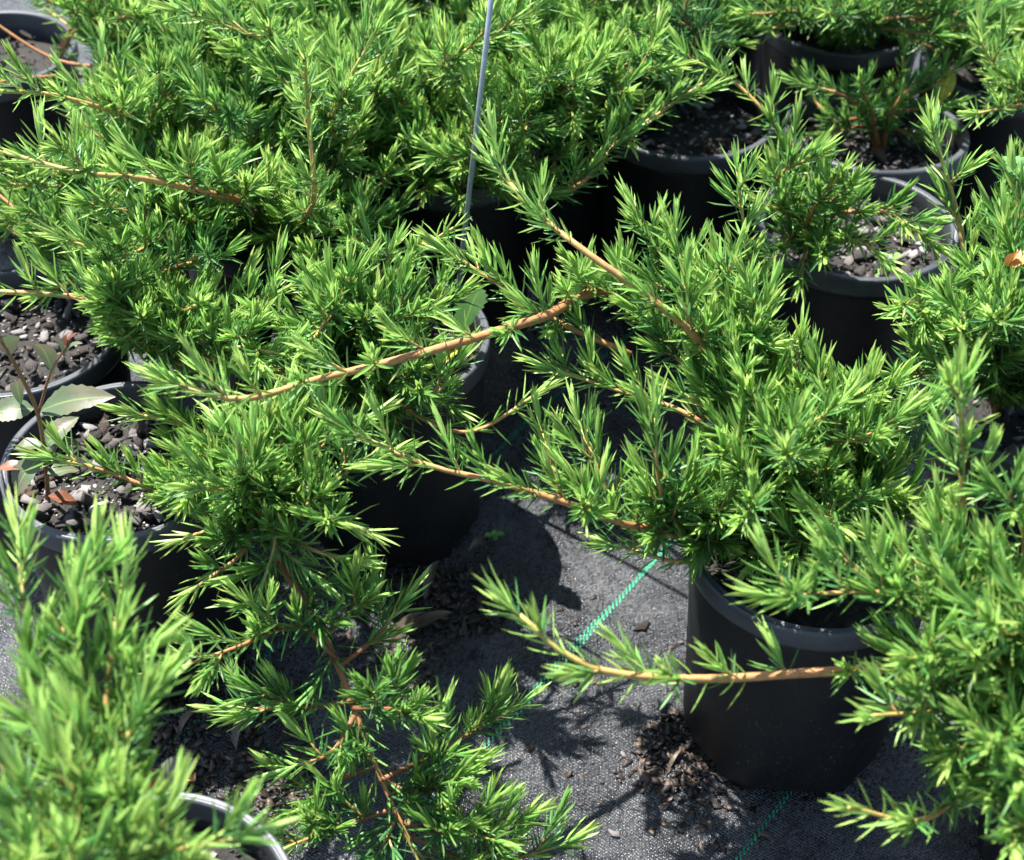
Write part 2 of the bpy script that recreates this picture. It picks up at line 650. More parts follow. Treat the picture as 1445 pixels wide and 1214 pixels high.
def soil_mesh(seed):
    r = random.Random(seed)
    V, F = [(0, 0, 0.004)], []
    rings, n = 9, 40
    off = Vector((r.uniform(0, 50), r.uniform(0, 50), 0))
    for i in range(1, rings + 1):
        for k in range(n):
            rr = 0.0757 * i / rings
            a = 2 * math.pi * k / n
            x, y = rr * math.cos(a), rr * math.sin(a)
            V.append((x, y, noise.noise(Vector((x * 40, y * 40, 0)) + off) * 0.005))
    for k in range(n):
        F.append((0, 1 + k, 1 + (k + 1) % n))
    for i in range(rings - 1):
        for k in range(n):
            a, b = 1 + i * n + k, 1 + i * n + (k + 1) % n
            F.append((a, a + n, b + n, b))
    mb = MB()
    mb.add(V, F)
    return mb


POTS = {}


def pot(key, x, y, label, rot=0.0, chips=0, crumbs=120, wet=False, tilt=(0, 0), chipsize=(0.008, 0.022)):
    c = at(x, y, POT_H)
    rg = random.Random(hash(key) % 1000 if False else sum(ord(q) for q in key) * 7)
    z = -0.002
    o = empty("nursery_pot", (c[0], c[1], z))
    o.rotation_euler = (tilt[0], tilt[1], rot)
    tag(o, label, "plant pot", "black nursery pots on the weed mat")
    wall, rim = POTM[len(POTS) % 3]
    link(bpy.data.objects.new("pot_wall", wall), o)
    link(bpy.data.objects.new("pot_rim", rim), o)
    sz = POT_H - SOIL_DROP
    mb = soil_mesh(sum(map(ord, key)))
    sm = link(bpy.data.objects.new("potting_mix", mb.mesh("potting_mix", ["soil"], smooth=True)), o)
    sm.location = (0, 0, sz)
    cb = MB()
    for _ in range(crumbs):
        rr, a = 0.071 * math.sqrt(rg.random()), rg.uniform(0, 6.28)
        _, V, F = rg.choice(CHIPS)
        s = rg.uniform(0.002, 0.0058)
        q = np.array(V) * s
        e = rg.uniform(0, 6.28)
        tz = rg.gauss(0, .5)
        q = np.c_[q[:, 0] * math.cos(e) - q[:, 1] * math.sin(e), q[:, 0] * math.sin(e) + q[:, 1] * math.cos(e), q[:, 2] + q[:, 0] * math.tan(tz * .6)]
        cb.add(q + (rr * math.cos(a), rr * math.sin(a), 0.0025 + rg.uniform(0, .002)), F)
    if crumbs:
        tag(cb.obj("bark_crumbs", ["wet" if wet else "chip"], sm), kind="stuff")
    for i in range(chips):
        rr, a = 0.066 * math.sqrt(rg.random()), rg.uniform(0, 6.28)
        chip((rr * math.cos(a), rr * math.sin(a), 0.004 + rg.uniform(0, .006)), rg.uniform(*chipsize), sm, wet or rg.random() < 0.3, rg)
    POTS[key] = np.array([c[0], c[1], sz])
    return o


pot("willow", 172, 640, "black pot of bark mulch with a tall willowherb weed inside its rim", 2.9, 150, 700)
pot("behind_willow", 20, 460, "black pot touching the rim of the willowherb pot, bark showing below juniper", 0.8, 80, 450)
pot("stake", 537, 470, "black pot that the thin grey metal stake stands in", 1.0, 40, 140)
pot("notch", 1150, 757, "black pot beside the woven green lines, orange stem crossing its front", 3.3, 30, 140, True)
pot("pale", 1210, 311, "black pot of pale bark chips with small pale seedlings", 5.0, 130, 500)
pot("sparse", 1238, 187, "black pot holding the smallest sparse blue-green juniper", 2.0, 90, 450, tilt=(0.03, 0.05))
pot("damp", 972, 155, "black pot with dark bark beside the sparse juniper pot", 0.3, 60, 300, False)
pot("corner", -15, 65, "black pot of open dark soil, its mouth mostly clear of foliage", 4.0, 25, 140, True)
pot("front", 196, 1300, "black pot under the blurred juniper, its rim by the reddish pointed leaf", 5.4, 30, 120)
pot("edge", 1492, 560, "black pot with brown bark behind the tall upright orange shoot", 2.4, 40, 140)
pot("mass_a", 385, 290, "black pot buried under dense juniper, a sliver of rim showing", 0.5, 0, 60)
pot("mass_b", 630, 200, "black pot in the dark gap behind the metal stake", 1.5, 0, 60)
pot("mass_c", 800, 88, "black pot buried between damp bark pot and dense junipers", 2.5, 0, 60)
pot("mass_d", 250, 130, "black pot buried under dense juniper beside the pot of open soil", 3.5, 0, 60)
pot("mass_e", 455, 60, "black pot wholly overgrown behind the buried sliver of rim", 4.5, 0, 60)
pot("back_a", 1190, 20, "black pot in deep shade right behind the sparse juniper pot", 4.1, 0, 60)
pot("back_b", 1424, 82, "black pot with a dark wall beside the yellow seedling leaves", 4.4, 0, 60)
pot("back_c", 1000, -55, "black pot in shade behind the damp bark pot", 3.1, 0, 60)
pot("right", 1640, 960, "black pot at the base of the juniper with the long bare orange branch", 1.1, 40, 250)

# ------------------------------------------------------------------ keep-clear outlines: where the photograph shows mat, soil or pot
CLEAR = [
    [(0, 440), (125, 455), (140, 505), (235, 520), (250, 560), (180, 585), (215, 650), (90, 700), (170, 700), (225, 745), (265, 750), (240, 800), (300, 880),
     (300, 960), (205, 970), (215, 905), (245, 800), (190, 770), (55, 735), (0, 705)],
    [(690, 745), (850, 785), (935, 790), (965, 830), (965, 1010), (880, 1110), (960, 1220), (800, 1220), (745, 1170), (705, 1090), (735, 1000), (630, 960),
     (560, 890), (590, 830), (690, 785)],
    [(690, 500), (780, 500), (850, 550), (890, 590), (770, 600), (735, 650), (690, 640)],
    [(505, 660), (560, 650), (640, 700), (700, 725), (690, 790), (590, 815), (500, 790), (535, 745), (490, 690)],
    [(960, 800), (1000, 850), (1160, 905), (1000, 890), (970, 930)],
    [(965, 985), (1225, 985), (1270, 1060), (1310, 1110), (1230, 1115), (1180, 1140), (1300, 1220), (900, 1220), (900, 1100)],
    [(1120, 395), (1310, 395), (1240, 440), (1200, 520), (1140, 440)],
    [(1205, 232), (1340, 262), (1335, 310), (1260, 320), (1215, 290)],
    [(1175, 355), (1240, 345), (1335, 360), (1300, 405), (1180, 405)],
    [(1270, 120), (1380, 150), (1380, 245), (1310, 252), (1150, 215), (1105, 180), (1110, 140), (1150, 130)],
    [(925, 150), (1000, 130), (1060, 105), (1110, 140), (1085, 195), (1000, 225), (950, 265), (880, 290), (870, 240), (920, 190)],
    [(-400, 5), (60, 16), (118, 45), (110, 95), (50, 112), (-400, 118)],
    [(-400, 150), (100, 160), (112, 200), (40, 205), (-400, 200)],
    [(0, 260), (25, 262), (20, 300), (0, 320)],
    [(550, 295), (645, 290), (645, 340), (560, 325)],
    [(660, 320), (735, 330), (760, 400), (700, 405), (655, 375)],
    [(1070, 55), (1130, 60), (1125, 145), (1075, 110)],
    [(1350, 100), (1445, 140), (1445, 195), (1370, 180)],
    [(240, 990), (330, 960), (330, 1020), (390, 1070), (385, 1190), (320, 1150), (255, 1090)],
    [(1390, 560), (1445, 560), (1445, 640), (1390, 620)],
]


def is_clear(p):
    q = px(p)
    return any(inside(q, c) for c in CLEAR)


# ------------------------------------------------------------------ juniper
COUNT = [0]


def needles(mb, P, D, A, Ln, Wd, age, bend, hi):
    """P base, D direction, A shoot axis, all (n,3). A folded, slightly curved blade each."""
    n = len(P)
    if not n:
        return
    COUNT[0] += n
    D = D / np.linalg.norm(D, axis=1, keepdims=True)
    inw = A - (A * D).sum(1, keepdims=True) * D
    ln = np.linalg.norm(inw, axis=1, keepdims=True)
    inw = np.where(ln > 1e-4, inw / np.maximum(ln, 1e-6), np.array([[0, 0, 1.0]]))
    Sd = np.cross(D, inw)
    st = ((0.0, 0.45), (0.38, 1.0), (0.76, 0.72)) if hi else ((0.0, 0.6), (0.55, 1.0))
    vs_, cs = [], []
    rnd = NP.random(n)
    for t, w in st:
        c = P + D * (Ln * t)[:, None] + inw * (bend * Ln * t * t)[:, None]
        e = Sd * (Wd * w * 0.5)[:, None]
        fo = inw * (Wd * w * 0.22)[:, None]
        vs_ += [c - e + fo, c - fo, c + e + fo]
        ag = np.clip(age + 0.12 * (t - 0.3), 0, 1)
        cs += [np.c_[ag, rnd, np.full(n, t), np.ones(n)]] * 3
    c = P + D * Ln[:, None] + inw * (bend * Ln)[:, None]
    vs_.append(c)
    cs.append(np.c_[np.clip(age + 0.1, 0, 1), rnd, np.ones(n), np.ones(n)])
    k = len(vs_)
    V = np.stack(vs_, 1).reshape(-1, 3)
    Cc = np.stack(cs, 1).reshape(-1, 4)
    base = (np.arange(n) * k)[:, None]
    q = []
    for s in range(len(st) - 1):
        a = s * 3
        q += [(a, a + 1, a + 4, a + 3), (a + 1, a + 2, a + 5, a + 4)]
    a = (len(st) - 1) * 3
    F4 = (np.array(q)[None] + base[:, :, None]).reshape(-1, 4)
    F3 = (np.array([(a, a + 1, k - 1), (a + 1, a + 2, k - 1)])[None] + base[:, :, None]).reshape(-1, 3)
    nb = mb.n
    mb.v.append(V)
    mb.c.append(Cc)
    mb.f.append((F4.ravel() + nb, np.full(len(F4), 4), 1))
    mb.f.append((F3.ravel() + nb, np.full(len(F3), 3), 1))
    mb.n += len(V)


def axis_frame(d):
    s = unit(np.cross(d, [0.21, 0.35, 0.91] if abs(d[2]) < 0.9 else [1, 0, 0]))
    return s, np.cross(d, s)


def tuft(mb, p, d, length, rg, age, rise=0.25, subs=False, nl=0.019):
    """a leafy shoot: thin axis, whorls of three needles, closed bundle at the tip; bends towards local +X"""
    step = 0.0029
    n = max(3, int(length / step))
    pts = [np.array(p, float)]
    dirs = [unit(np.array(d, float))]
    wob = np.array([rise, rg.gauss(0, .15), rg.gauss(0, .15)])
    for i in range(n):
        dd = unit(dirs[-1] + wob * (step / max(length, .02)))
        dirs.append(dd)
        pts.append(pts[-1] + dd * step * (1 if i < n - 4 else .62))
    pts, dirs = np.array(pts), np.array(dirs)
    ax = pts[::2] if n > 5 else pts
    tube(mb, ax, np.linspace(0.0011 if subs else 0.0008, 0.0005, len(ax)), 5, 0, np.linspace(0.62, 1.0, len(ax)))
    P, D, A, Ln, Wd, Ag, Bd = [], [], [], [], [], [], []
    ph = rg.uniform(0, 6.28)
    for i in range(n + 1):
        t = i / n
        s, w = axis_frame(dirs[i])
        ang = math.radians(60 - 50 * min(1, t * 1.12) ** 1.0) + rg.gauss(0, .05)
        for k in range(3 if i < n else 5):
            if rg.random() < 0.05:
                continue
            a = ph + i * 1.047 + k * (2.094 if i < n else 1.257) + rg.gauss(0, .22)
            an = (ang if i < n else 0.15) + rg.gauss(0, .12)
            rad = s * math.cos(a) + w * math.sin(a)
            P.append(pts[i])
            D.append(dirs[i] * math.cos(an) + rad * math.sin(an))
            A.append(dirs[i])
            Ln.append(nl * (0.84 + 0.26 * t) * rg.uniform(.8, 1.12))
            Wd.append(0.0016 * rg.uniform(.8, 1.15) * (1.0 + 0.35 * t))
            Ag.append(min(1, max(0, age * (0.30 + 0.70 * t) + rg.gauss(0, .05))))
            Bd.append((0.17 + 0.03 * t) * rg.uniform(.3, 1.5) - (0.2 if rg.random() < .12 else 0))
    needles(mb, np.array(P), np.array(D), np.array(A), np.array(Ln), np.array(Wd), np.array(Ag), np.array(Bd), True)
    if subs:
        m = int(length * 0.8 / 0.009)
        for j in range(m):
            t = 0.1 + 0.78 * (j + rg.uniform(-.2, .2)) / max(1, m)
            i = int(max(0, t) * n)
            s, w = axis_frame(dirs[i])
            a = ph + j * 2.4 + rg.gauss(0, .3)
            rad = unit(s * math.cos(a) + w * math.sin(a) + np.array([.3, 0, 0]))
            d2 = unit(dirs[i] * 0.75 + rad * 0.68)
            l2 = (0.027 - 0.013 * t) * rg.uniform(.6, 1.15) * min(1, length / .05)
            tuft(mb, pts[i], d2, max(.007, l2), rg, min(1, rg.uniform(.8, 1.0)), 0.2, False, nl * 0.93)
    return pts[-1]


# library of shoots; every shoot in the scene is a copy that shares one of these meshes
LIBL = (0.011, 0.016, 0.022, 0.029, 0.038, 0.048, 0.060, 0.074)
LIB = []
for li, ll_ in enumerate(LIBL):
    row = []
    for v_ in range(7):
        m_ = MB()
        r_ = random.Random(9000 + li * 50 + v_)
        tuft(m_, (0, 0, 0), (0, 0, 1), ll_, r_, 0.98, r_.uniform(.15, .55), ll_ > 0.033)
        row.append(m_.mesh("shoot", ["stem", "needle"]))
    LIB.append(row)


def place_shoot(p, d, length, age, rg, parent, org, size=1.0):
    li = min(range(len(LIBL)), key=lambda q: abs(LIBL[q] - length / size))
    sc_ = min(1.12, max(.9, length / size / LIBL[li])) * size
    d = Vector(d).normalized()
    up = Vector((rg.gauss(0, .25), rg.gauss(0, .25), 1.0))
    x = up - d * up.dot(d)
    if x.length < 0.15:
        x = d.orthogonal()
    x.normalize()
    y = d.cross(x)
    from mathutils import Matrix
    mt = Matrix(((x[0], y[0], d[0]), (x[1], y[1], d[1]), (x[2], y[2], d[2]))).to_4x4()
    o = bpy.data.objects.new("shoot", rg.choice(LIB[li]))
    o.matrix_local = Matrix.Translation(Vector(p - org)) @ mt @ Matrix.Scale(sc_, 4)
    o.color = (age, age, age, 1)
    return link(o, parent)


def smooth_path(ctrl, step=0.006):
    """Catmull-Rom through control points"""
    P = [np.asarray(c, float) for c in ctrl]
    P = [2 * P[0] - P[1]] + P + [2 * P[-1] - P[-2]]
    out = []
    for i in range(1, len(P) - 2):
        a, b, c, d = P[i - 1:i + 3]
        m = max(2, int(np.linalg.norm(c - b) / step))
        for k in range(m):
            t = k / m
            out.append(0.5 * (2 * b + (c - a) * t + (2 * a - 5 * b + 4 * c - d) * t * t + (3 * b - a - 3 * c + d) * t ** 3))
    out.append(P[-2])
    return np.array(out)


def branch(plant, ctrl, rg, r0=0.0022, age=0.8, hi=True, dens=1.0, bare=0.0, gap=0.016, lat=(0.07, 0.028), keep=False, woody=0.35, prune=True, nl=0.0205, leafstart=0.0):
    """a main branch with side shoots; ctrl are world points from base to tip"""
    org = np.array(plant.location)
    path = smooth_path(ctrl)
    n = len(path)
    seg = np.linalg.norm(np.diff(path, axis=0), axis=1)
    cum = np.concatenate(([0], np.cumsum(seg)))
    tot = cum[-1]
    tg = np.gradient(path, axis=0)
    mb = MB()
    tt = cum / tot
    tube(mb, path, r0 * (1 - 0.72 * tt) + 0.0004, 7, 0, np.clip(woody + (1.0 - woody) * np.maximum(0, tt - .1) ** 2.2 * 1.05 + 0.0, 0, 1))
    # needles straight on the stem
    P, D, A, Ln, Wd, Ag, Bd = [], [], [], [], [], [], []
    s_ = tot * max(0.12, leafstart)
    k0 = 0
    while s_ < tot:
        i = min(n - 1, int(np.searchsorted(cum, s_)))
        t = s_ / tot
        d = unit(tg[i])
        s, w = axis_frame(d)
        tipness = max(0, (s_ - (tot - 0.035)) / 0.035)
        if not (prune and is_clear(path[i]) and not keep):
            for k in range(3):
                if rg.random() < 0.25 * (1 - t) + bare * 1.5 * (1 - tipness) * (1 if t < .8 else 0):
                    continue
                a = k0 * 1.047 + k * 2.094 + rg.gauss(0, .2)
                an = math.radians(52 - 34 * tipness) + rg.gauss(0, .18)
                rad = s * math.cos(a) + w * math.sin(a)
                P.append(path[i]); D.append(d * math.cos(an) + rad * math.sin(an)); A.append(d)
                Ln.append(nl * rg.uniform(.75, 1.1)); Wd.append(0.0018 * rg.uniform(.85, 1.15))
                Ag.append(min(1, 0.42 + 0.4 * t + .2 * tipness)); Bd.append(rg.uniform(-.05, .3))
        s_ += (0.0095 if t > bare else 0.014) * (1 - 0.72 * tipness) / dens
        k0 += 1
    if P:
        needles(mb, np.array(P), np.array(D), np.array(A), np.array(Ln), np.array(Wd), np.array(Ag), np.array(Bd), hi)
    b = mb.obj("branch", ["stem", "needle"], plant, org)
    b.color = (age, age, age, 1)
    # terminal bundle belongs to the branch tip shoot
    def shoot(i, d2, l2, ag, subs):
        if prune and any(is_clear(path[i] + unit(d2) * q) for q in (0.0, l2 * .5, l2, l2 + .014)):
            return
        place_shoot(path[i], d2, l2, ag, rg, b, org, nl / 0.019)
    shoot(n - 1, tg[-1] + ZZ * 0.0, 0.014, min(1, age + .15), False)
    s_ = tot * max(0.14, leafstart) + rg.uniform(0, gap)
    j = 0
    ph = rg.uniform(0, 6.28)
    while s_ < tot - 0.008:
        i = min(n - 1, int(np.searchsorted(cum, s_)))
        t = s_ / tot
        if rg.random() > bare * 0.45 * (1 - t):
            d = unit(tg[i])
            s, w = axis_frame(d)
            a = ph + j * 2.4 + rg.gauss(0, .35)
            rad = s * math.cos(a) + w * math.sin(a)
            if rad[2] < -0.3:
                rad[2] *= -0.5
            rad = unit(rad + ZZ * 0.3)
            an = math.radians(rg.uniform(38, 58))
            l2 = (lat[0] * (1 - t) + lat[1] * t) * rg.uniform(.55, 1.2)
            shoot(i, d * math.cos(an) + rad * math.sin(an), max(.01, l2), min(1, max(.15, age * rg.uniform(.78, 1.12))), l2 > 0.034)
        s_ += gap * rg.uniform(.7, 1.35)
        j += 1
    return b


def plant(key, label, off=(0, 0)):
    p = POTS[key]
    o = empty("juniper_plant", (p[0] + off[0], p[1] + off[1], p[2]))
    tag(o, label, "juniper", "young junipers in black pots")
    return o


def P3(*q):
    return [at(*c) if len(c) == 3 else np.array(c) for c in q]


def trace(pl, pts, seed, **kw):
    """branch whose control points were read off the photograph as (x, y, height)"""
    base = np.array(pl.location)
    kw.setdefault("keep", True)
    c = P3(*pts)
    if kw.pop("root", True):
        c = [base + np.array([0, 0, -0.008])] + c
    branch(pl, c, random.Random(seed), **kw)


def bush(pl, n, reach, hts, seed, az=(0, 360), avoid=True, **kw):
    """branches fanning out from the base"""
    rg = random.Random(seed)
    base = np.array(pl.location)
    made = k = 0
    while made < n and k < n * 6:
        a = math.radians(az[0] + (az[1] - az[0]) * ((k * 0.618 + rg.uniform(-.06, .06)) % 1))
        k += 1
        r = reach * rg.uniform(0.35, 1.0)
        h = rg.uniform(*hts)
        tip = np.array([base[0] + r * math.cos(a), base[1] + r * math.sin(a), h])
        q = px(tip)
        if is_clear(tip) or not (-260 < q[0] < 2100 and -260 < q[1] < 1480):
            continue
        mid = base * 0.5 + tip * 0.5
        mid[2] = base[2] * 0.42 + tip[2] * 0.58 + rg.uniform(-.005, .02)
        mid[:2] += [rg.gauss(0, .012), rg.gauss(0, .012)]
        out = np.array([base[0] + 0.22 * r * math.cos(a), base[1] + 0.22 * r * math.sin(a), base[2] + (h - base[2]) * 0.3 + .012])
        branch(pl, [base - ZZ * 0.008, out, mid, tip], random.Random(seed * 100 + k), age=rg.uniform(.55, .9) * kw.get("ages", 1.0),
               r0=kw.get("r0", 0.002), hi=kw.get("hi", True), gap=kw.get("gap", 0.014), lat=kw.get("lat", (0.06, 0.03)), dens=kw.get("dens", 1.0), woody=.2)
        made += 1


# -- juniper of the willowherb pot
J = plant("willow", "juniper whose trailing woody branch hangs over shaded ground beside the willowherb pot", (0.03, 0.0))
trace(J, [(215, 690, .185), (150, 665, .2), (82, 648, .21)], 11, age=.9, gap=.015, lat=(.026, .016), prune=False)
trace(J, [(330, 640, .2), (265, 600, .215), (200, 586, .225)], 12, age=.85, gap=.014, lat=(.03, .016), prune=False)
trace(J, [(330, 680, .2), (400, 800, .2), (470, 925, .165), (530, 1080, .12), (600, 1235, .07)], 13, age=.62, r0=.003, gap=.02, lat=(.06, .035), woody=.05, leafstart=.4)
for k, pts in enumerate([
    [(475, 930, .165), (420, 885, .185), (330, 915, .2), (245, 945, .205)],
    [(455, 900, .17), (490, 870, .18), (515, 850, .2)],
    [(480, 940, .16), (530, 900, .17), (560, 862, .18)],
    [(500, 1000, .15), (545, 1000, .17), (590, 1012, .19)],
    [(500, 990, .15), (420, 1000, .14), (335, 1000, .13)],
    [(540, 1100, .12), (620, 1060, .11), (725, 1000, .1)],
    [(530, 1080, .12), (460, 1110, .11), (392, 1160, .1)],
    [(570, 1160, .1), (640, 1180, .1), (725, 1160, .11)],
    [(580, 1180, .09), (680, 1220, .08), (785, 1195, .09)],
    [(560, 1140, .1), (470, 1170, .1), (395, 1200, .11)],
    [(540, 1100, .1), (590, 1120, .1), (650, 1090, .11)],
    [(500, 1010, .15), (470, 1060, .14), (420, 1080, .13)],
]):
    trace(J, pts, 30 + k, age=.78 if k != 0 else .85, r0=.0014, gap=.0125, lat=(.045, .025), root=False, woody=.12, prune=False)
for k, pts in enumerate([
    [(360, 650, .24), (320, 600, .24)], [(360, 690, .24), (290, 690, .265)], [(420, 650, .25), (470, 610, .24)],
    [(430, 690, .25), (515, 650, .24)], [(430, 720, .24), (522, 752, .24)], [(380, 640, .25), (400, 600, .25)], [(400, 720, .23), (450, 700, .26)],
    [(350, 760, .2), (270, 835, .19)], [(330, 730, .2), (260, 760, .19)], [(400, 760, .21), (480, 790, .22)], [(360, 700, .25), (350, 650, .26)],
    [(380, 740, .22), (370, 830, .2)], [(300, 620, .22), (265, 700, .23)], [(440, 640, .22), (380, 600, .24)]]):
    trace(J, pts, 60 + k, age=.8, gap=.013, lat=(.05, .03), woody=.3)

# -- juniper of the pot behind it
J = plant("behind_willow", "juniper leaning its orange stem over the pot behind the willowherb", (0.06, 0.05))
trace(J, [(190, 440, .26), (100, 418, .27), (0, 412, .275), (-80, 410, .28)], 101, age=.85, r0=.0035, gap=.022, bare=.3)
trace(J, [(260, 460, .24), (340, 440, .26), (415, 400, .28)], 102, age=.8)
bush(J, 16, .20, (.22, .31), 5, az=(-50, 190))
for k, pts in enumerate([[(180, 480, .22), (230, 480, .25)], [(200, 470, .23), (300, 490, .26)], [(220, 480, .23), (350, 525, .26)], [(200, 460, .24), (200, 450, .28)], [(230, 450, .24), (280, 430, .29)],
                         [(220, 470, .24), (400, 500, .28)], [(180, 450, .24), (160, 400, .3)], [(200, 480, .21), (280, 530, .23)], [(240, 490, .2), (240, 510, .22)], [(260, 470, .22), (430, 540, .25)]]):
    trace(J, pts, 140 + k, age=.75, gap=.013, lat=(.05, .03))

# -- juniper of the stake pot
J = plant("stake", "juniper round the thin metal stake, dark green inside", (-0.03, 0.0))
trace(J, [(560, 570, .21), (660, 610, .2), (770, 548, .21)], 111, age=.78, gap=.012, lat=(.035, .022))
for k, pts in enumerate([
    [(520, 500, .22), (480, 440, .27), (440, 480, .29)], [(500, 500, .22), (600, 560, .24), (640, 520, .26)], [(560, 470, .22), (640, 420, .26)],
    [(500, 470, .23), (560, 340, .29)], [(480, 460, .23), (600, 350, .28), (640, 322, .30)], [(480, 500, .23), (380, 450, .28)], [(480, 520, .22), (420, 560, .25)],
    [(540, 540, .2), (560, 600, .2)], [(500, 540, .2), (470, 600, .22)], [(470, 470, .25), (490, 390, .3)], [(520, 520, .21), (580, 520, .25)], [(540, 500, .22), (530, 430, .28)], [(480, 480, .24), (600, 440, .29)],
    [(560, 520, .19), (630, 570, .19)], [(500, 560, .19), (530, 620, .18)]]):
    trace(J, pts, 120 + k, age=.72, gap=.013, lat=(.05, .03))

# -- juniper of the pot by the green lines
J = plant("notch", "wide juniper sending three bare orange stems over the open weed mat", (-0.005, 0.02))
trace(J, [(1030, 570, .22), (870, 418, .275), (760, 450, .30), (660, 480, .31), (560, 508, .315), (450, 535, .32), (340, 563, .325), (250, 543, .33)], 201,
      age=.95, r0=.0044, gap=.026, lat=(.05, .022), bare=.45, woody=.3, leafstart=.3, prune=False)
trace(J, [(1080, 600, .2), (985, 480, .30), (905, 412, .34), (830, 358, .36), (762, 304, .37), (705, 243, .38)], 202, age=.9, r0=.0036, gap=.022, lat=(.06, .028), bare=.45, prune=False, woody=.4, leafstart=.25)
trace(J, [(1000, 765, .2), (870, 735, .23), (800, 710, .25), (700, 680, .265), (600, 655, .275), (500, 612, .285)], 203, age=.85, r0=.003, gap=.017, lat=(.055, .025), bare=.4, prune=False, woody=.35)
trace(J, [(1010, 620, .23), (960, 580, .245), (870, 550, .25), (790, 525, .255)], 204, age=.9, r0=.0024, gap=.018, lat=(.045, .022), bare=.35, prune=False, woody=.5)
trace(J, [(960, 740, .22), (930, 680, .26), (925, 590, .29)], 205, age=.78, gap=.012)
trace(J, [(870, 735, .21), (850, 680, .235), (820, 605, .255)], 206, age=.78, gap=.012, root=False, lat=(.035, .02), prune=False)
trace(J, [(790, 710, .22), (780, 660, .235), (765, 612, .25)], 207, age=.85, gap=.012, root=False, lat=(.03, .018), prune=False)
trace(J, [(1064, 445, .25), (1052, 340, .30), (1040, 240, .345)], 208, age=.85, r0=.002, woody=.5, gap=.014, lat=(.045, .022), root=True)
trace(J, [(1180, 560, .25), (1110, 620, .28), (1180, 575, .31)], 209, age=.85)
trace(J, [(1050, 700, .21), (980, 790, .2), (870, 770, .19)], 210, age=.75)
trace(J, [(890, 500, .26), (780, 450, .28), (640, 360, .31)], 211, age=.85, r0=.0018, root=False, gap=.016, prune=False, lat=(.04, .025))
for k, pts in enumerate([
    [(1100, 620, .24), (1060, 560, .3)], [(1120, 600, .24), (1130, 470, .31)], [(1090, 600, .24), (1000, 420, .3)], [(1060, 600, .24), (950, 340, .32)], [(1180, 620, .24), (1200, 560, .29)],
    [(1100, 680, .22), (1050, 730, .27)], [(1150, 680, .23), (1180, 740, .26)], [(1080, 660, .23), (1020, 640, .28)], [(1200, 680, .22), (1260, 600, .27)], [(1160, 720, .2), (1120, 780, .22)],
    [(1070, 700, .2), (1000, 740, .23)], [(1200, 700, .22), (1250, 700, .24)], [(1120, 660, .25), (1110, 640, .32)], [(1050, 560, .25), (890, 290, .33)], [(1080, 560, .25), (1020, 380, .33)], [(1150, 600, .26), (1160, 520, .3)],
    [(1100, 700, .19), (1060, 790, .19)], [(1160, 640, .25), (1230, 620, .3)], [(1180, 740, .2), (1230, 800, .22)], [(1040, 570, .25), (1080, 430, .32)], [(1020, 520, .26), (840, 400, .28)], [(1040, 600, .24), (930, 480, .27)], [(1060, 620, .24), (970, 560, .27)], [(1220, 700, .23), (1290, 640, .26)], [(1210, 660, .24), (1290, 590, .28)], [(1190, 620, .25), (1250, 550, .29)], [(1230, 740, .21), (1300, 720, .24)], [(1080, 600, .25), (1010, 500, .29)]]):
    trace(J, pts, 230 + k, age=.78, gap=.013, lat=(.055, .03))

# -- juniper of the pale chip pot
J = plant("pale", "small juniper over pale bark chips, its tip arching across the damp pot", (-0.035, 0.0))
trace(J, [(1155, 300, .21), (1118, 215, .25), (1080, 160, .28), (1030, 112, .30), (966, 80, .315)], 301, age=.85, r0=.0022, gap=.016, lat=(.035, .022), prune=False, woody=.5)
for k, pts in enumerate([
    [(1130, 300, .2), (1100, 250, .26), (1150, 220, .29)], [(1140, 320, .2), (1200, 260, .27)], [(1150, 330, .2), (1220, 345, .23), (1240, 360, .23)], [(1140, 340, .19), (1130, 390, .19)], [(1130, 320, .2), (1090, 370, .2)],
    [(1130, 310, .21), (1080, 290, .25)], [(1150, 310, .22), (1250, 300, .25), (1310, 340, .25)], [(1140, 310, .23), (1190, 240, .29)], [(1150, 330, .2), (1160, 360, .22)]]):
    trace(J, pts, 310 + k, age=.75, gap=.012, lat=(.035, .02), prune=k > 6)

# -- the sparse little one
J = plant("sparse", "smallest juniper, sparse and blue-green with bare orange twigs", (0.01, 0.01))
for k, pts in enumerate([
    [(1225, 165, .19), (1190, 135, .22), (1135, 120, .23)], [(1240, 150, .19), (1270, 110, .22), (1275, 75, .24)], [(1260, 150, .19), (1310, 125, .21), (1345, 100, .23)],
    [(1220, 170, .18), (1175, 170, .19), (1135, 120, .21)], [(1230, 160, .2), (1215, 120, .24)], [(1250, 180, .17), (1300, 200, .17)], [(1260, 155, .2), (1300, 110, .23)], [(1225, 180, .17), (1170, 190, .18)], [(1250, 165, .19), (1330, 150, .21)]]):
    trace(J, pts, 330 + k, age=.6, gap=.011, lat=(.024, .015), prune=False, bare=.2, nl=.016, woody=.15)

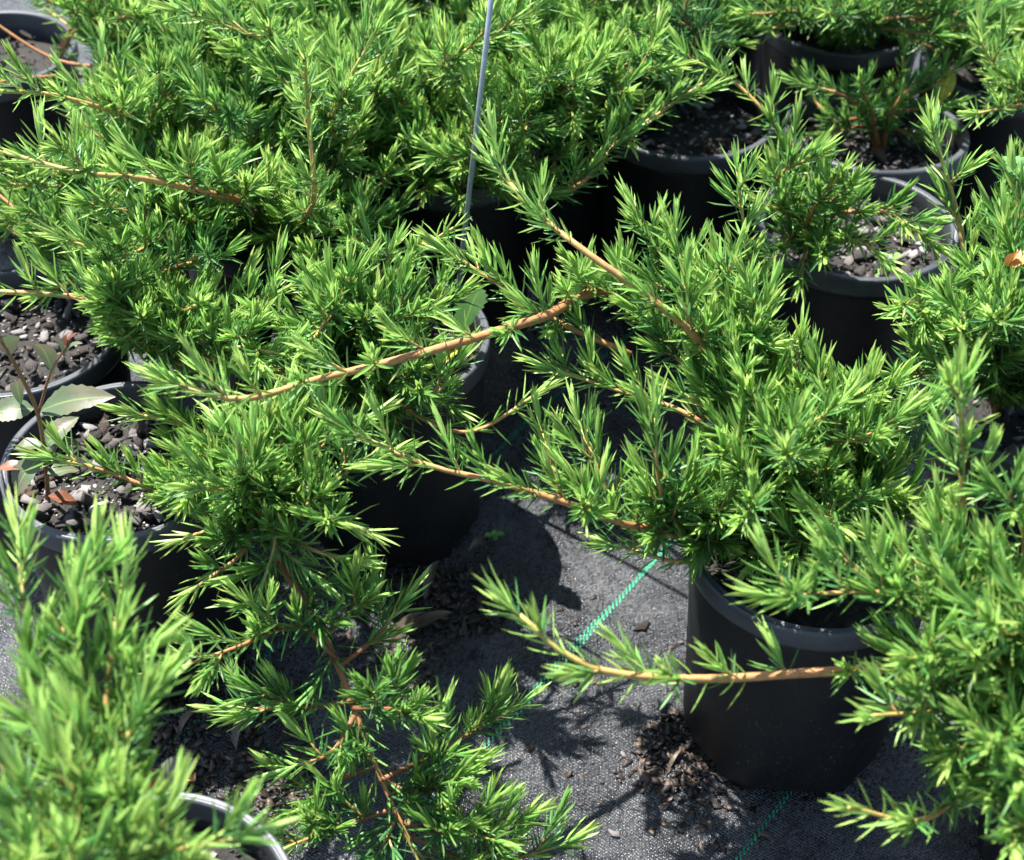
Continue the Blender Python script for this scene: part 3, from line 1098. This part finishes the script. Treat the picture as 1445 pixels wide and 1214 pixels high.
# -- junipers behind, dense mass
J = plant("damp", "juniper above the dark bark of the damp pot", (-0.03, 0.02))
bush(J, 9, .17, (.24, .34), 41, az=(20, 200), hi=False)
trace(J, [(980, 60, .3), (965, 20, .33), (985, -40, .37)], 340, age=.4, woody=0, hi=False)
J = plant("corner", "juniper branch crossing in front of the pot of open soil", (0.05, 0.01))
trace(J, [(100, 40, .22), (130, 10, .26), (160, -30, .3)], 345, age=.85, lat=(.03, .02))
trace(J, [(105, 45, .22), (150, 30, .27), (200, 20, .3)], 346, age=.85, lat=(.025, .018))
J = plant("mass_a", "dense bright juniper with an upright tan shoot above the buried sliver of rim")
trace(J, [(440, 290, .29), (436, 180, .35), (430, 85, .41)], 351, age=.95, r0=.0026, bare=.3, woody=.6, lat=(.045, .025), prune=False)
trace(J, [(350, 290, .26), (290, 272, .31), (200, 252, .345), (110, 243, .36), (5, 215, .37)], 352, age=.95, r0=.0036, woody=.45, bare=.4, gap=.024, prune=False)
trace(J, [(300, 300, .24), (180, 360, .29), (100, 340, .31)], 353, age=.8)
bush(J, 28, .22, (.22, .33), 51, lat=(.065, .032))
J = plant("mass_b", "dense juniper behind the metal stake, a stem slanting to the damp pot", (0, 0))
trace(J, [(790, 272, .24), (870, 202, .27), (930, 160, .285), (1000, 112, .30)], 361, age=.75, r0=.0026, woody=.35, bare=.3, gap=.014, lat=(.045, .025), prune=False)
trace(J, [(660, 230, .26), (668, 160, .3), (672, 110, .33)], 362, age=.95, woody=.6)
trace(J, [(480, 200, .27), (485, 130, .34), (528, 50, .38)], 363, age=.85, woody=.6, bare=.3)
bush(J, 28, .21, (.21, .33), 52, lat=(.065, .032))
for k, pts in enumerate([[(620, 230, .21), (600, 268, .23)], [(640, 230, .21), (650, 280, .225)], [(660, 230, .22), (705, 268, .24)], [(600, 220, .22), (535, 262, .25)], [(650, 220, .23), (740, 290, .24)]]):
    trace(J, pts, 760 + k, age=.75, gap=.012, lat=(.045, .026), prune=False)
J = plant("mass_c", "bright juniper crowded between the damp pot and the metal stake")
trace(J, [(630, 100, .32), (690, 55, .36), (760, 10, .385)], 371, age=.95, woody=.7, bare=.4)
bush(J, 24, .21, (.22, .34), 53, lat=(.065, .032))
for k, pts in enumerate([[(760, 120, .27), (740, 190, .29)], [(800, 120, .27), (810, 170, .29)], [(830, 100, .27), (880, 130, .3)], [(800, 130, .25), (840, 220, .26)], [(760, 150, .25), (720, 240, .27)],
                         [(790, 150, .24), (780, 250, .25)], [(840, 130, .25), (890, 200, .27)], [(780, 100, .28), (770, 110, .33)], [(820, 110, .28), (850, 80, .33)], [(760, 130, .26), (700, 180, .3)]]):
    trace(J, pts, 720 + k, age=.8, gap=.013, lat=(.055, .03))
J = plant("mass_d", "dense juniper beside the pot of open soil, stem reaching across it")
trace(J, [(190, 165, .29), (120, 146, .33), (60, 132, .345), (-40, 128, .355)], 381, age=.95, r0=.0034, woody=.5, bare=.35, gap=.018, prune=False)
trace(J, [(390, 75, .32), (340, 45, .35), (265, 20, .37)], 382, age=.85, woody=.6)
bush(J, 28, .21, (.22, .33), 54, lat=(.065, .032))
J = plant("mass_e", "dense juniper farthest behind the upright tan shoot")
bush(J, 24, .21, (.23, .34), 55, lat=(.065, .032))
J = plant("back_a", "juniper in shade behind the sparse one, red-brown stem lying flat")
trace(J, [(1240, 30, .26), (1320, 22, .27), (1400, 15, .28)], 391, age=.6, woody=.1, hi=False, bare=.5)
bush(J, 20, .19, (.2, .255), 56, az=(-10, 200), ages=.85)
for k, pts in enumerate([[(1150, 30, .24), (1090, 40, .26)], [(1150, 20, .25), (1060, 20, .28)], [(1220, 40, .24), (1320, 50, .26)],
                         [(1210, 30, .25), (1170, 20, .29)], [(1250, 30, .25), (1390, 40, .27)]]):
    trace(J, pts, 740 + k, age=.68, gap=.013, lat=(.05, .03), woody=.1)
J = plant("back_c", "juniper massed behind the damp bark pot")
bush(J, 20, .2, (.2, .27), 58)
J = plant("back_b", "juniper with long tips reaching over the yellow seedling leaves")
trace(J, [(1440, 130, .25), (1410, 100, .28), (1385, 62, .31)], 395, age=.9, hi=False, prune=False)
trace(J, [(1460, 140, .24), (1430, 150, .26), (1380, 160, .27)], 396, age=.85, lat=(.03,.02), prune=False)
bush(J, 16, .2, (.22, .32), 57, hi=False)
J = plant("edge", "upright juniper in front of the pale chip pot, tan shoot pointing up", (-0.03, 0.02))
trace(J, [(1375, 445, .25), (1350, 300, .31), (1318, 190, .36)], 401, age=.95, r0=.0028, woody=.55, lat=(.045, .022), prune=False, gap=.022, bare=.35)
for k, pts in enumerate([
    [(1400, 500, .23), (1330, 470, .27), (1260, 440, .30)], [(1400, 480, .24), (1300, 430, .29), (1275, 430, .31)], [(1430, 470, .25), (1400, 400, .31)], [(1440, 470, .25), (1420, 330, .32)], [(1420, 500, .22), (1340, 530, .26)], [(1450, 450, .26), (1430, 260, .33)], [(1400, 520, .22), (1270, 530, .26)],
    [(1420, 490, .24), (1360, 470, .31)], [(1450, 480, .25), (1460, 380, .32)], [(1410, 480, .24), (1330, 420, .3)], [(1440, 480, .25), (1400, 450, .33)], [(1400, 540, .2), (1300, 570, .23)]]):
    trace(J, pts, 410 + k, age=.8, gap=.013)
bush(J, 9, .17, (.22, .31), 61, az=(-80, 80))
J = plant("right", "juniper with a long bare orange branch across the notched pot", (-0.03, 0.02))
trace(J, [(1440, 920, .24), (1330, 935, .26), (1255, 943, .265), (1130, 950, .27), (1000, 958, .275), (870, 950, .285), (800, 924, .295), (733, 868, .31)], 501, age=.95, r0=.0038, gap=.028, lat=(.035, .018), bare=.35,
      prune=False, woody=.45, leafstart=.25)
trace(J, [(1400, 930, .22), (1357, 820, .27), (1358, 680, .33), (1355, 545, .385)], 502, age=.95, r0=.003, woody=.6, gap=.02, bare=.35, lat=(.05, .022), prune=False, leafstart=.2)
for k, pts in enumerate([
    [(1440, 940, .24), (1300, 870, .29), (1190, 790, .31)], [(1430, 900, .24), (1280, 840, .3), (1100, 840, .31)], [(1440, 960, .22), (1330, 1000, .27), (1230, 1010, .29)], [(1430, 1020, .2), (1320, 1150, .24), (1195, 1140, .27)],
    [(1450, 980, .24), (1400, 1050, .3)], [(1460, 1000, .22), (1400, 1120, .27)], [(1440, 900, .25), (1400, 780, .33)], [(1460, 900, .25), (1440, 700, .34)], [(1440, 940, .25), (1340, 820, .32)], [(1450, 950, .24), (1380, 930, .32)], [(1440, 920, .24), (1290, 930, .31)],
    [(1460, 1000, .24), (1440, 1100, .31)], [(1440, 960, .23), (1350, 1060, .27)], [(1470, 960, .26), (1450, 850, .34)], [(1440, 900, .25), (1330, 760, .3)], [(1430, 880, .24), (1270, 780, .28)], [(1460, 1020, .22), (1430, 1190, .29)], [(1450, 960, .22), (1300, 950, .26)],
    [(1470, 930, .26), (1400, 880, .34)], [(1440, 970, .23), (1330, 960, .29), (1300, 1010, .29)]]):
    trace(J, pts, 510 + k, age=.8, gap=.013, lat=(.055, .03), r0=.002)
bush(J, 10, .18, (.22, .31), 62, az=(-80, 85))
J = plant("front", "blurred juniper spilling round the reddish pointed leaf", (-0.02, 0.01))
for k, pts in enumerate([
    [(180, 1200, .26), (150, 1000, 0.325), (175, 810, 0.355)], [(130, 1200, .27), (80, 950, 0.335), (130, 790, 0.355)], [(100, 1200, .27), (40, 900, 0.335), (25, 765, 0.355)], [(60, 1220, .27), (-40, 1000, 0.335), (-60, 850, 0.355)], [(160, 1150, .28), (180, 950, 0.335), (200, 920, 0.345)],
    [(160, 1180, .28), (170, 1060, 0.335), (215, 985, 0.345)], [(150, 1220, .28), (240, 1200, .32), (325, 1185, 0.325)], [(120, 1220, .3), (100, 1100, 0.345)], [(100, 1250, .3), (40, 1120, 0.345)], [(120, 1280, .3), (100, 1200, 0.345)], [(160, 1200, .29), (170, 1120, 0.340)], [(80, 1250, .3), (0, 1180, 0.335)],
    [(150, 1250, .29), (180, 1180, 0.335)], [(60, 1200, .28), (10, 1060, 0.325)], [(110, 1180, .28), (60, 1020, 0.340)], [(130, 1180, .28), (110, 880, 0.350)], [(140, 1180, .3), (110, 1030, 0.345)], [(60, 1240, .28), (40, 1220, 0.335)], [(190, 1260, .26), (250, 1230, .31)]]):
    trace(J, pts, 610 + k, age=.85, gap=.014, lat=(.042, .024), r0=.002, woody=.5, prune=k > 6)

# ------------------------------------------------------------------ metal stake
b0 = at(643, 442, POT_H - SOIL_DROP)
tp = None
for hh in np.arange(.2, .8, .002):
    q = at(693, 0, hh)
    if tp is None or abs(q[1] - b0[1]) < abs(tp[1] - b0[1]):
        tp = q
dv = tp - b0
mb = MB()
tube(mb, [b0 - dv * 0.08, b0, b0 + dv * .5, b0 + dv * 1.25], [.0019] * 4, 12)
tag(mb.obj("metal_stake", ["steel"], None, b0, True), "thin straight grey metal stake pushed into the pot beside thistle leaves", "stake").location = b0


# ------------------------------------------------------------------ broad leaves
def leaf(mb, base, tip, width, up=(0, 0, 1), arch=0.12, fold=0.25, teeth=0, tooth=0.12, mi=0, belly=0.45, twist=0.0):
    base, tip = np.asarray(base, float), np.asarray(tip, float)
    d = tip - base
    ln = np.linalg.norm(d)
    d = d / ln
    s = unit(np.cross(d, np.asarray(up, float)))
    nrm = np.cross(s, d)
    s = s * math.cos(twist) + nrm * math.sin(twist)
    nrm = np.cross(s, d)
    n = 16
    V, Cc, F = [], [], []
    for i in range(n + 1):
        t = i / n
        w = width * 0.5 * (math.sin(math.pi * t ** (math.log(.5) / math.log(belly))) ** 0.85 if 0 < t < 1 else 0.02)
        if teeth and 0 < t < 1:
            w *= 1 - tooth * (1 if i % 2 else 0)
        c = base + d * ln * t + nrm * (arch * ln * math.sin(math.pi * t * .9))
        rip = 0.06 * math.sin(t * 13) * w
        for e in (-1, -.5, 0, .5, 1):
            V.append(c + s * w * e + nrm * (abs(e) * fold * w + rip * e))
            Cc.append((abs(e), t, .5, 1))
    for i in range(n):
        for k in range(4):
            a = i * 5 + k
            F.append((a, a + 1, a + 6, a + 5))
    mb.add(V, F, mi, Cc)


def weed(name, label, cat, stems, leaves, stem_mat, radii=0.0012):
    base = at(*stems[0][0])
    o = tag(empty(name, base), label, cat)
    for i, st in enumerate(stems):
        mb = MB()
        path = smooth_path(P3(*st), .004)
        r0 = radii * (1 if i == 0 else .65)
        tube(mb, path, np.linspace(r0, r0 * .6, len(path)), 7)
        mb.obj("stem", [stem_mat], o, base, True)
    for b, t, w, m, kw in leaves:
        mb = MB()
        leaf(mb, at(*b), at(*t), w, **kw)
        mb.obj("leaf", [m], o, base, True)
    return o


sl_ = POT_H - SOIL_DROP
weed("willowherb_weed", "tall willowherb weed with reddish stem and toothed grey-green leaves", "weed",
     [[(68, 712, sl_ - .002), (64, 650, 0.193), (52, 580, 0.249), (24, 520, 0.305), (0, 478, 0.345), (-30, 420, 0.401)], [(54, 585, 0.244), (72, 525, 0.289), (95, 487, 0.324)]],
     [((57, 580, 0.246), (166, 562, 0.265), .021, "herb", dict(teeth=1, fold=.2, twist=-.5)),
      ((48, 577, 0.252), (-18, 588, 0.249), .018, "herb", dict(teeth=1, fold=.2, twist=.4)),
      ((62, 632, 0.209), (112, 590, 0.217), .016, "herb", dict(teeth=1, fold=.35, twist=-.2)),
      ((62, 630, 0.209), (116, 630, 0.201), .011, "herb", dict(fold=.3)),
      ((60, 630, 0.209), (20, 636, 0.206), .012, "herb", dict(fold=.3)),
      ((64, 640, 0.201), (27, 702, 0.174), .019, "herb", dict(teeth=1, arch=.2, twist=.3)),
      ((40, 660, 0.193), (-5, 664, 0.190), .010, "herbred", dict(arch=.1)),
      ((66, 672, 0.187), (112, 665, 0.180), .014, "herb", dict(arch=.1)),
      ((75, 527, 0.286), (50, 490, 0.321), .011, "herb", dict(fold=.4)),
      ((30, 572, 0.254), (26, 542, 0.289), .008, "herb", dict(fold=.4)),
      ((92, 500, 0.313), (118, 486, 0.324), .006, "herb", dict(fold=.4)),
      ((90, 500, 0.313), (74, 478, 0.329), .005, "herb", dict(fold=.4)),
      ((94, 488, 0.323), (98, 470, 0.334), .004, "herbred", dict(fold=.5)),
      ((96, 488, 0.323), (110, 470, 0.331), .0035, "herbred", dict(fold=.5)),
      ((0, 478, 0.345), (14, 505, 0.324), .016, "herb", dict(fold=.4)),
      ((68, 700, 0.169), (110, 715, 0.158), .012, "herbred", dict(arch=.1))], "herbstem", .0016)
weed("sow_thistle", "sow thistle seedling with two broad toothed leaves near the metal stake", "weed",
     [[(640, 492, sl_ - .002), (638, 486, .162)]],
     [((640, 476, .185), (598, 412, .235), .030, "thistle", dict(teeth=1, tooth=.2, belly=.6, arch=.05)),
      ((650, 478, .185), (678, 408, .24), .025, "thistle", dict(teeth=1, tooth=.22, belly=.6, arch=.05, twist=.5)),
      ((645, 490, .162), (660, 460, .185), .02, "thistle", dict(teeth=1, tooth=.2, belly=.6)),
      ((638, 492, .16), (612, 500, .172), .016, "yellow", dict(arch=.2)),
      ((640, 495, .16), (625, 520, .165), .014, "yellow", dict(arch=.2))], "herbstem")
weed("broadleaf_seedling", "leafy weed with rounded green leaves in the sparse juniper's pot", "weed",
     [[(1322, 190, sl_ - .002), (1322, 170, .18), (1325, 150, .2)]],
     [((1322, 172, .178), (1295, 195, .168), .020, "seed", dict(belly=.55)), ((1323, 172, .178), (1350, 192, .168), .020, "seed", dict(belly=.55)),
      ((1323, 160, .19), (1300, 160, .19), .016, "thistle", dict(belly=.55)), ((1323, 160, .19), (1340, 150, .195), .014, "seed", dict(belly=.55)),
      ((1325, 150, .2), (1345, 98, .225), .016, "yellow", dict(belly=.55)), ((1324, 150, .2), (1326, 92, .225), .015, "thistle", dict(belly=.55)),
      ((1225, 140, .18), (1265, 122, .2), .016, "seed", dict(belly=.55)), ((1325, 180, .17), (1310, 205, .162), .014, "seed", dict(belly=.5))], "herbstem")
weed("pale_seedling", "pale seedling with paired leaves at the front of the pale chip pot", "seedling",
     [[(1251, 388, sl_ - .002), (1255, 375, .168), (1258, 366, .175)]],
     [((1258, 367, .175), (1272, 362, .18), .010, "seed", dict(belly=.55)), ((1257, 367, .175), (1248, 362, .18), .010, "thistle", dict(belly=.55)),
      ((1254, 378, .165), (1262, 380, .166), .008, "seed", dict(belly=.55)), ((1251, 386, .158), (1235, 388, .158), .009, "seed", dict(belly=.55))], "thistle")
weed("mat_seedling", "tiny green seedling sprouting from the debris beside the stake pot", "seedling",
     [[(697, 762, 0.0), (697, 757, .006)]],
     [((697, 757, .006), (684, 757, .008), .006, "seed", dict(belly=.6)), ((697, 757, .006), (712, 754, .008), .006, "seed", dict(belly=.6)), ((697, 757, .006), (698, 748, .01), .005, "seed", dict(belly=.6)),
      ((697, 757, .006), (701, 762, .007), .004, "seed", dict(belly=.6))], "thistle", .0007)
weed("reddish_leaf_weed", "weed with one pointed red-tinged leaf rising from the rim of the front pot", "weed",
     [[(250, 1190, sl_ - .002), (232, 1150, .205), (220, 1122, .235)]],
     [((222, 1125, .235), (282, 1076, .26), .019, "herb", dict(fold=.3)), ((220, 1122, .235), (196, 1096, .25), .013, "herbred", dict(fold=.3))], "herbstem", .0014)
weed("toothed_leaf_weed", "weed with toothed green leaves among the upright juniper's shoots", "weed",
     [[(1470, 470, sl_ - .004), (1445, 420, .25), (1425, 395, .31)]],
     [((1425, 395, .31), (1375, 385, .315), .028, "thistle", dict(teeth=1, tooth=.3, belly=.5, fold=.1)), ((1440, 400, .3), (1412, 365, .325), .022, "thistle", dict(teeth=1, tooth=.3)),
      ((1450, 260, .33), (1415, 222, .34), .024, "thistle", dict(teeth=1, tooth=.3)), ((1440, 412, .3), (1405, 425, .3), .018, "thistle", dict(teeth=1, tooth=.3))], "thistle")

# ------------------------------------------------------------------ loose things on the mat
def ground_at(x, y, dz=0.0):
    p = at(x, y, 0)
    p[2] = ground_z(p[0], p[1]) + dz
    return p


def tagchip(x, y, size, wet, label, group=None, seed=0, dz=.0015):
    o = chip(ground_at(x, y, dz), size, None, wet, random.Random(seed), .12)
    tag(o, label, "bark chip", group)
    return o


tagchip(905, 884, .016, True, "large curved bark piece lying beside the green line and notched pot", seed=1)
tagchip(867, 1176, .0115, False, "pale grey angular bark piece alone on the weed mat", seed=3)
tagchip(748, 1052, .011, True, "dark bark lump on the bright patch of weed mat below the green line", seed=5)
tagchip(668, 922, .012, True, "flat dark bark flake on shaded mat near the dry leaves", seed=6)
G = "small bark bits scattered on the weed mat"
sc = random.Random(12)
for x, y, s in ((790, 860, .007), (795, 865, .006), (700, 1105, .011), (672, 1130, .011), (785, 893, .006), (932, 1157, .004), (797, 1000, .004), (837, 1072, .004), (738, 1175, .007), (700, 885, .012), (640, 890, .013), (720, 905, .009),
                (965, 1160, .008), (850, 1100, .005), (880, 690, .004), (660, 860, .01), (760, 700, .004), (720, 560, .005), (760, 1120, .003), (905, 1020, .004), (960, 905, .007), (1000, 1140, .005), (880, 1060, .008), (850, 850, .003)):
    tagchip(x, y, s, sc.random() < .6, "small bark bit scattered on the open weed mat", G, sc.randint(0, 999), .001)
# debris heaps against the pots (too many to count)
def debris(name, label, spots, seed):
    rg = random.Random(seed)
    mb = MB()
    for x, y, rx, ry, n, hi_ in spots:
        for _ in range(n):
            a, r = rg.uniform(0, 6.28), math.sqrt(rg.random())
            p = ground_at(x + rx * r * math.cos(a), y + ry * r * math.sin(a), rg.uniform(0, hi_ * (1 - r * .7)))
            _, V, F = rg.choice(WETS)
            s = rg.uniform(.003, .014) * rg.uniform(.6, 1.2)
            e, tz = rg.uniform(0, 6.28), rg.gauss(0, .4)
            q = np.array(V) * s
            q = np.c_[q[:, 0] * math.cos(e) - q[:, 1] * math.sin(e), q[:, 0] * math.sin(e) + q[:, 1] * math.cos(e), q[:, 2] + q[:, 0] * math.tan(tz)]
            mb.add(q + p, F)
    return tag(mb.obj(name, ["wet"]), label, "bark debris", None, "stuff")


debris("bark_debris", "dark wet bark debris heaped against the notched pot", [(945, 1060, 45, 60, 130, .012), (985, 1110, 60, 40, 90, .006), (905, 1090, 40, 25, 30, .003)], 1)
debris("bark_debris", "dark bark debris in the shade below the stake pot", [(640, 850, 85, 50, 330, .007), (560, 900, 80, 85, 260, .005), (610, 820, 120, 22, 130, .005)], 2)
debris("bark_debris", "brown bark and leaf debris in the deep shade below the willowherb pot", [(320, 1060, 130, 110, 620, .006), (300, 980, 150, 45, 220, .006), (400, 1140, 80, 70, 160, .003)], 3)
debris("bark_debris", "sparse bark crumbs strewn across the open weed mat", [(800, 1000, 170, 200, 60, .0), (850, 640, 120, 90, 20, .0), (1050, 1170, 150, 40, 30, 0)], 4)


def dry(x0, y0, x1, y1, w, label, m="dry", h0=.006, h1=.014, **kw):
    mb = MB()
    b, t = ground_at(x0, y0, h0), ground_at(x1, y1, h1)
    leaf(mb, b, t, w, **kw)
    o = mb.obj("dry_leaf", [m], None, b, True)
    o.location = b
    tag(o, label, "dead leaf")


dry(600, 852, 622, 812, .008, "curled tan dead leaf standing upright near the stake pot's base", h1=.016, arch=.3, fold=.8)
dry(552, 925, 603, 884, .009, "long tan dead leaf with a curled edge on shaded mat", arch=.3, fold=.6)
dry(575, 900, 640, 880, .011, "brown dead leaf lying flat among the shaded debris", arch=.1, fold=.4)
dry(690, 780, 660, 800, .010, "narrow dead leaf tucked against the stake pot's base", arch=.3, fold=.5)
dry(335, 1066, 366, 1030, .012, "pale brown torn dead leaf in deep shade under the trailing branch", arch=.25, fold=.8, teeth=1, tooth=.35, twist=.5)
dry(255, 1040, 290, 1018, .008, "dull brown dead leaf in deep shade below the willowherb pot", arch=.3, fold=.8, teeth=1, tooth=.3)
dry(268, 1110, 280, 1122, .010, "small orange leaf scrap in deep shade", "orange", arch=.2)
dry(640, 1055, 660, 1050, .008, "small tan leaf scrap at the lit edge of the mat", arch=.2)
dry(940, 1095, 962, 1068, .003, "thin twisted tan leaf on the debris against the notched pot", h0=.006, h1=.012, arch=.3)
mb = MB()
b = at(1422, 376, .33)
leaf(mb, b, at(1460, 372, .335), .02, teeth=1, tooth=.4, arch=.2)
leaf(mb, b, at(1440, 355, .345), .009, arch=.1)
o = mb.obj("dry_leaf", ["orange"], None, b, True)
o.location = b
tag(o, "curled orange dead leaf caught among toothed green leaves", "dead leaf")
print("needles", COUNT[0])
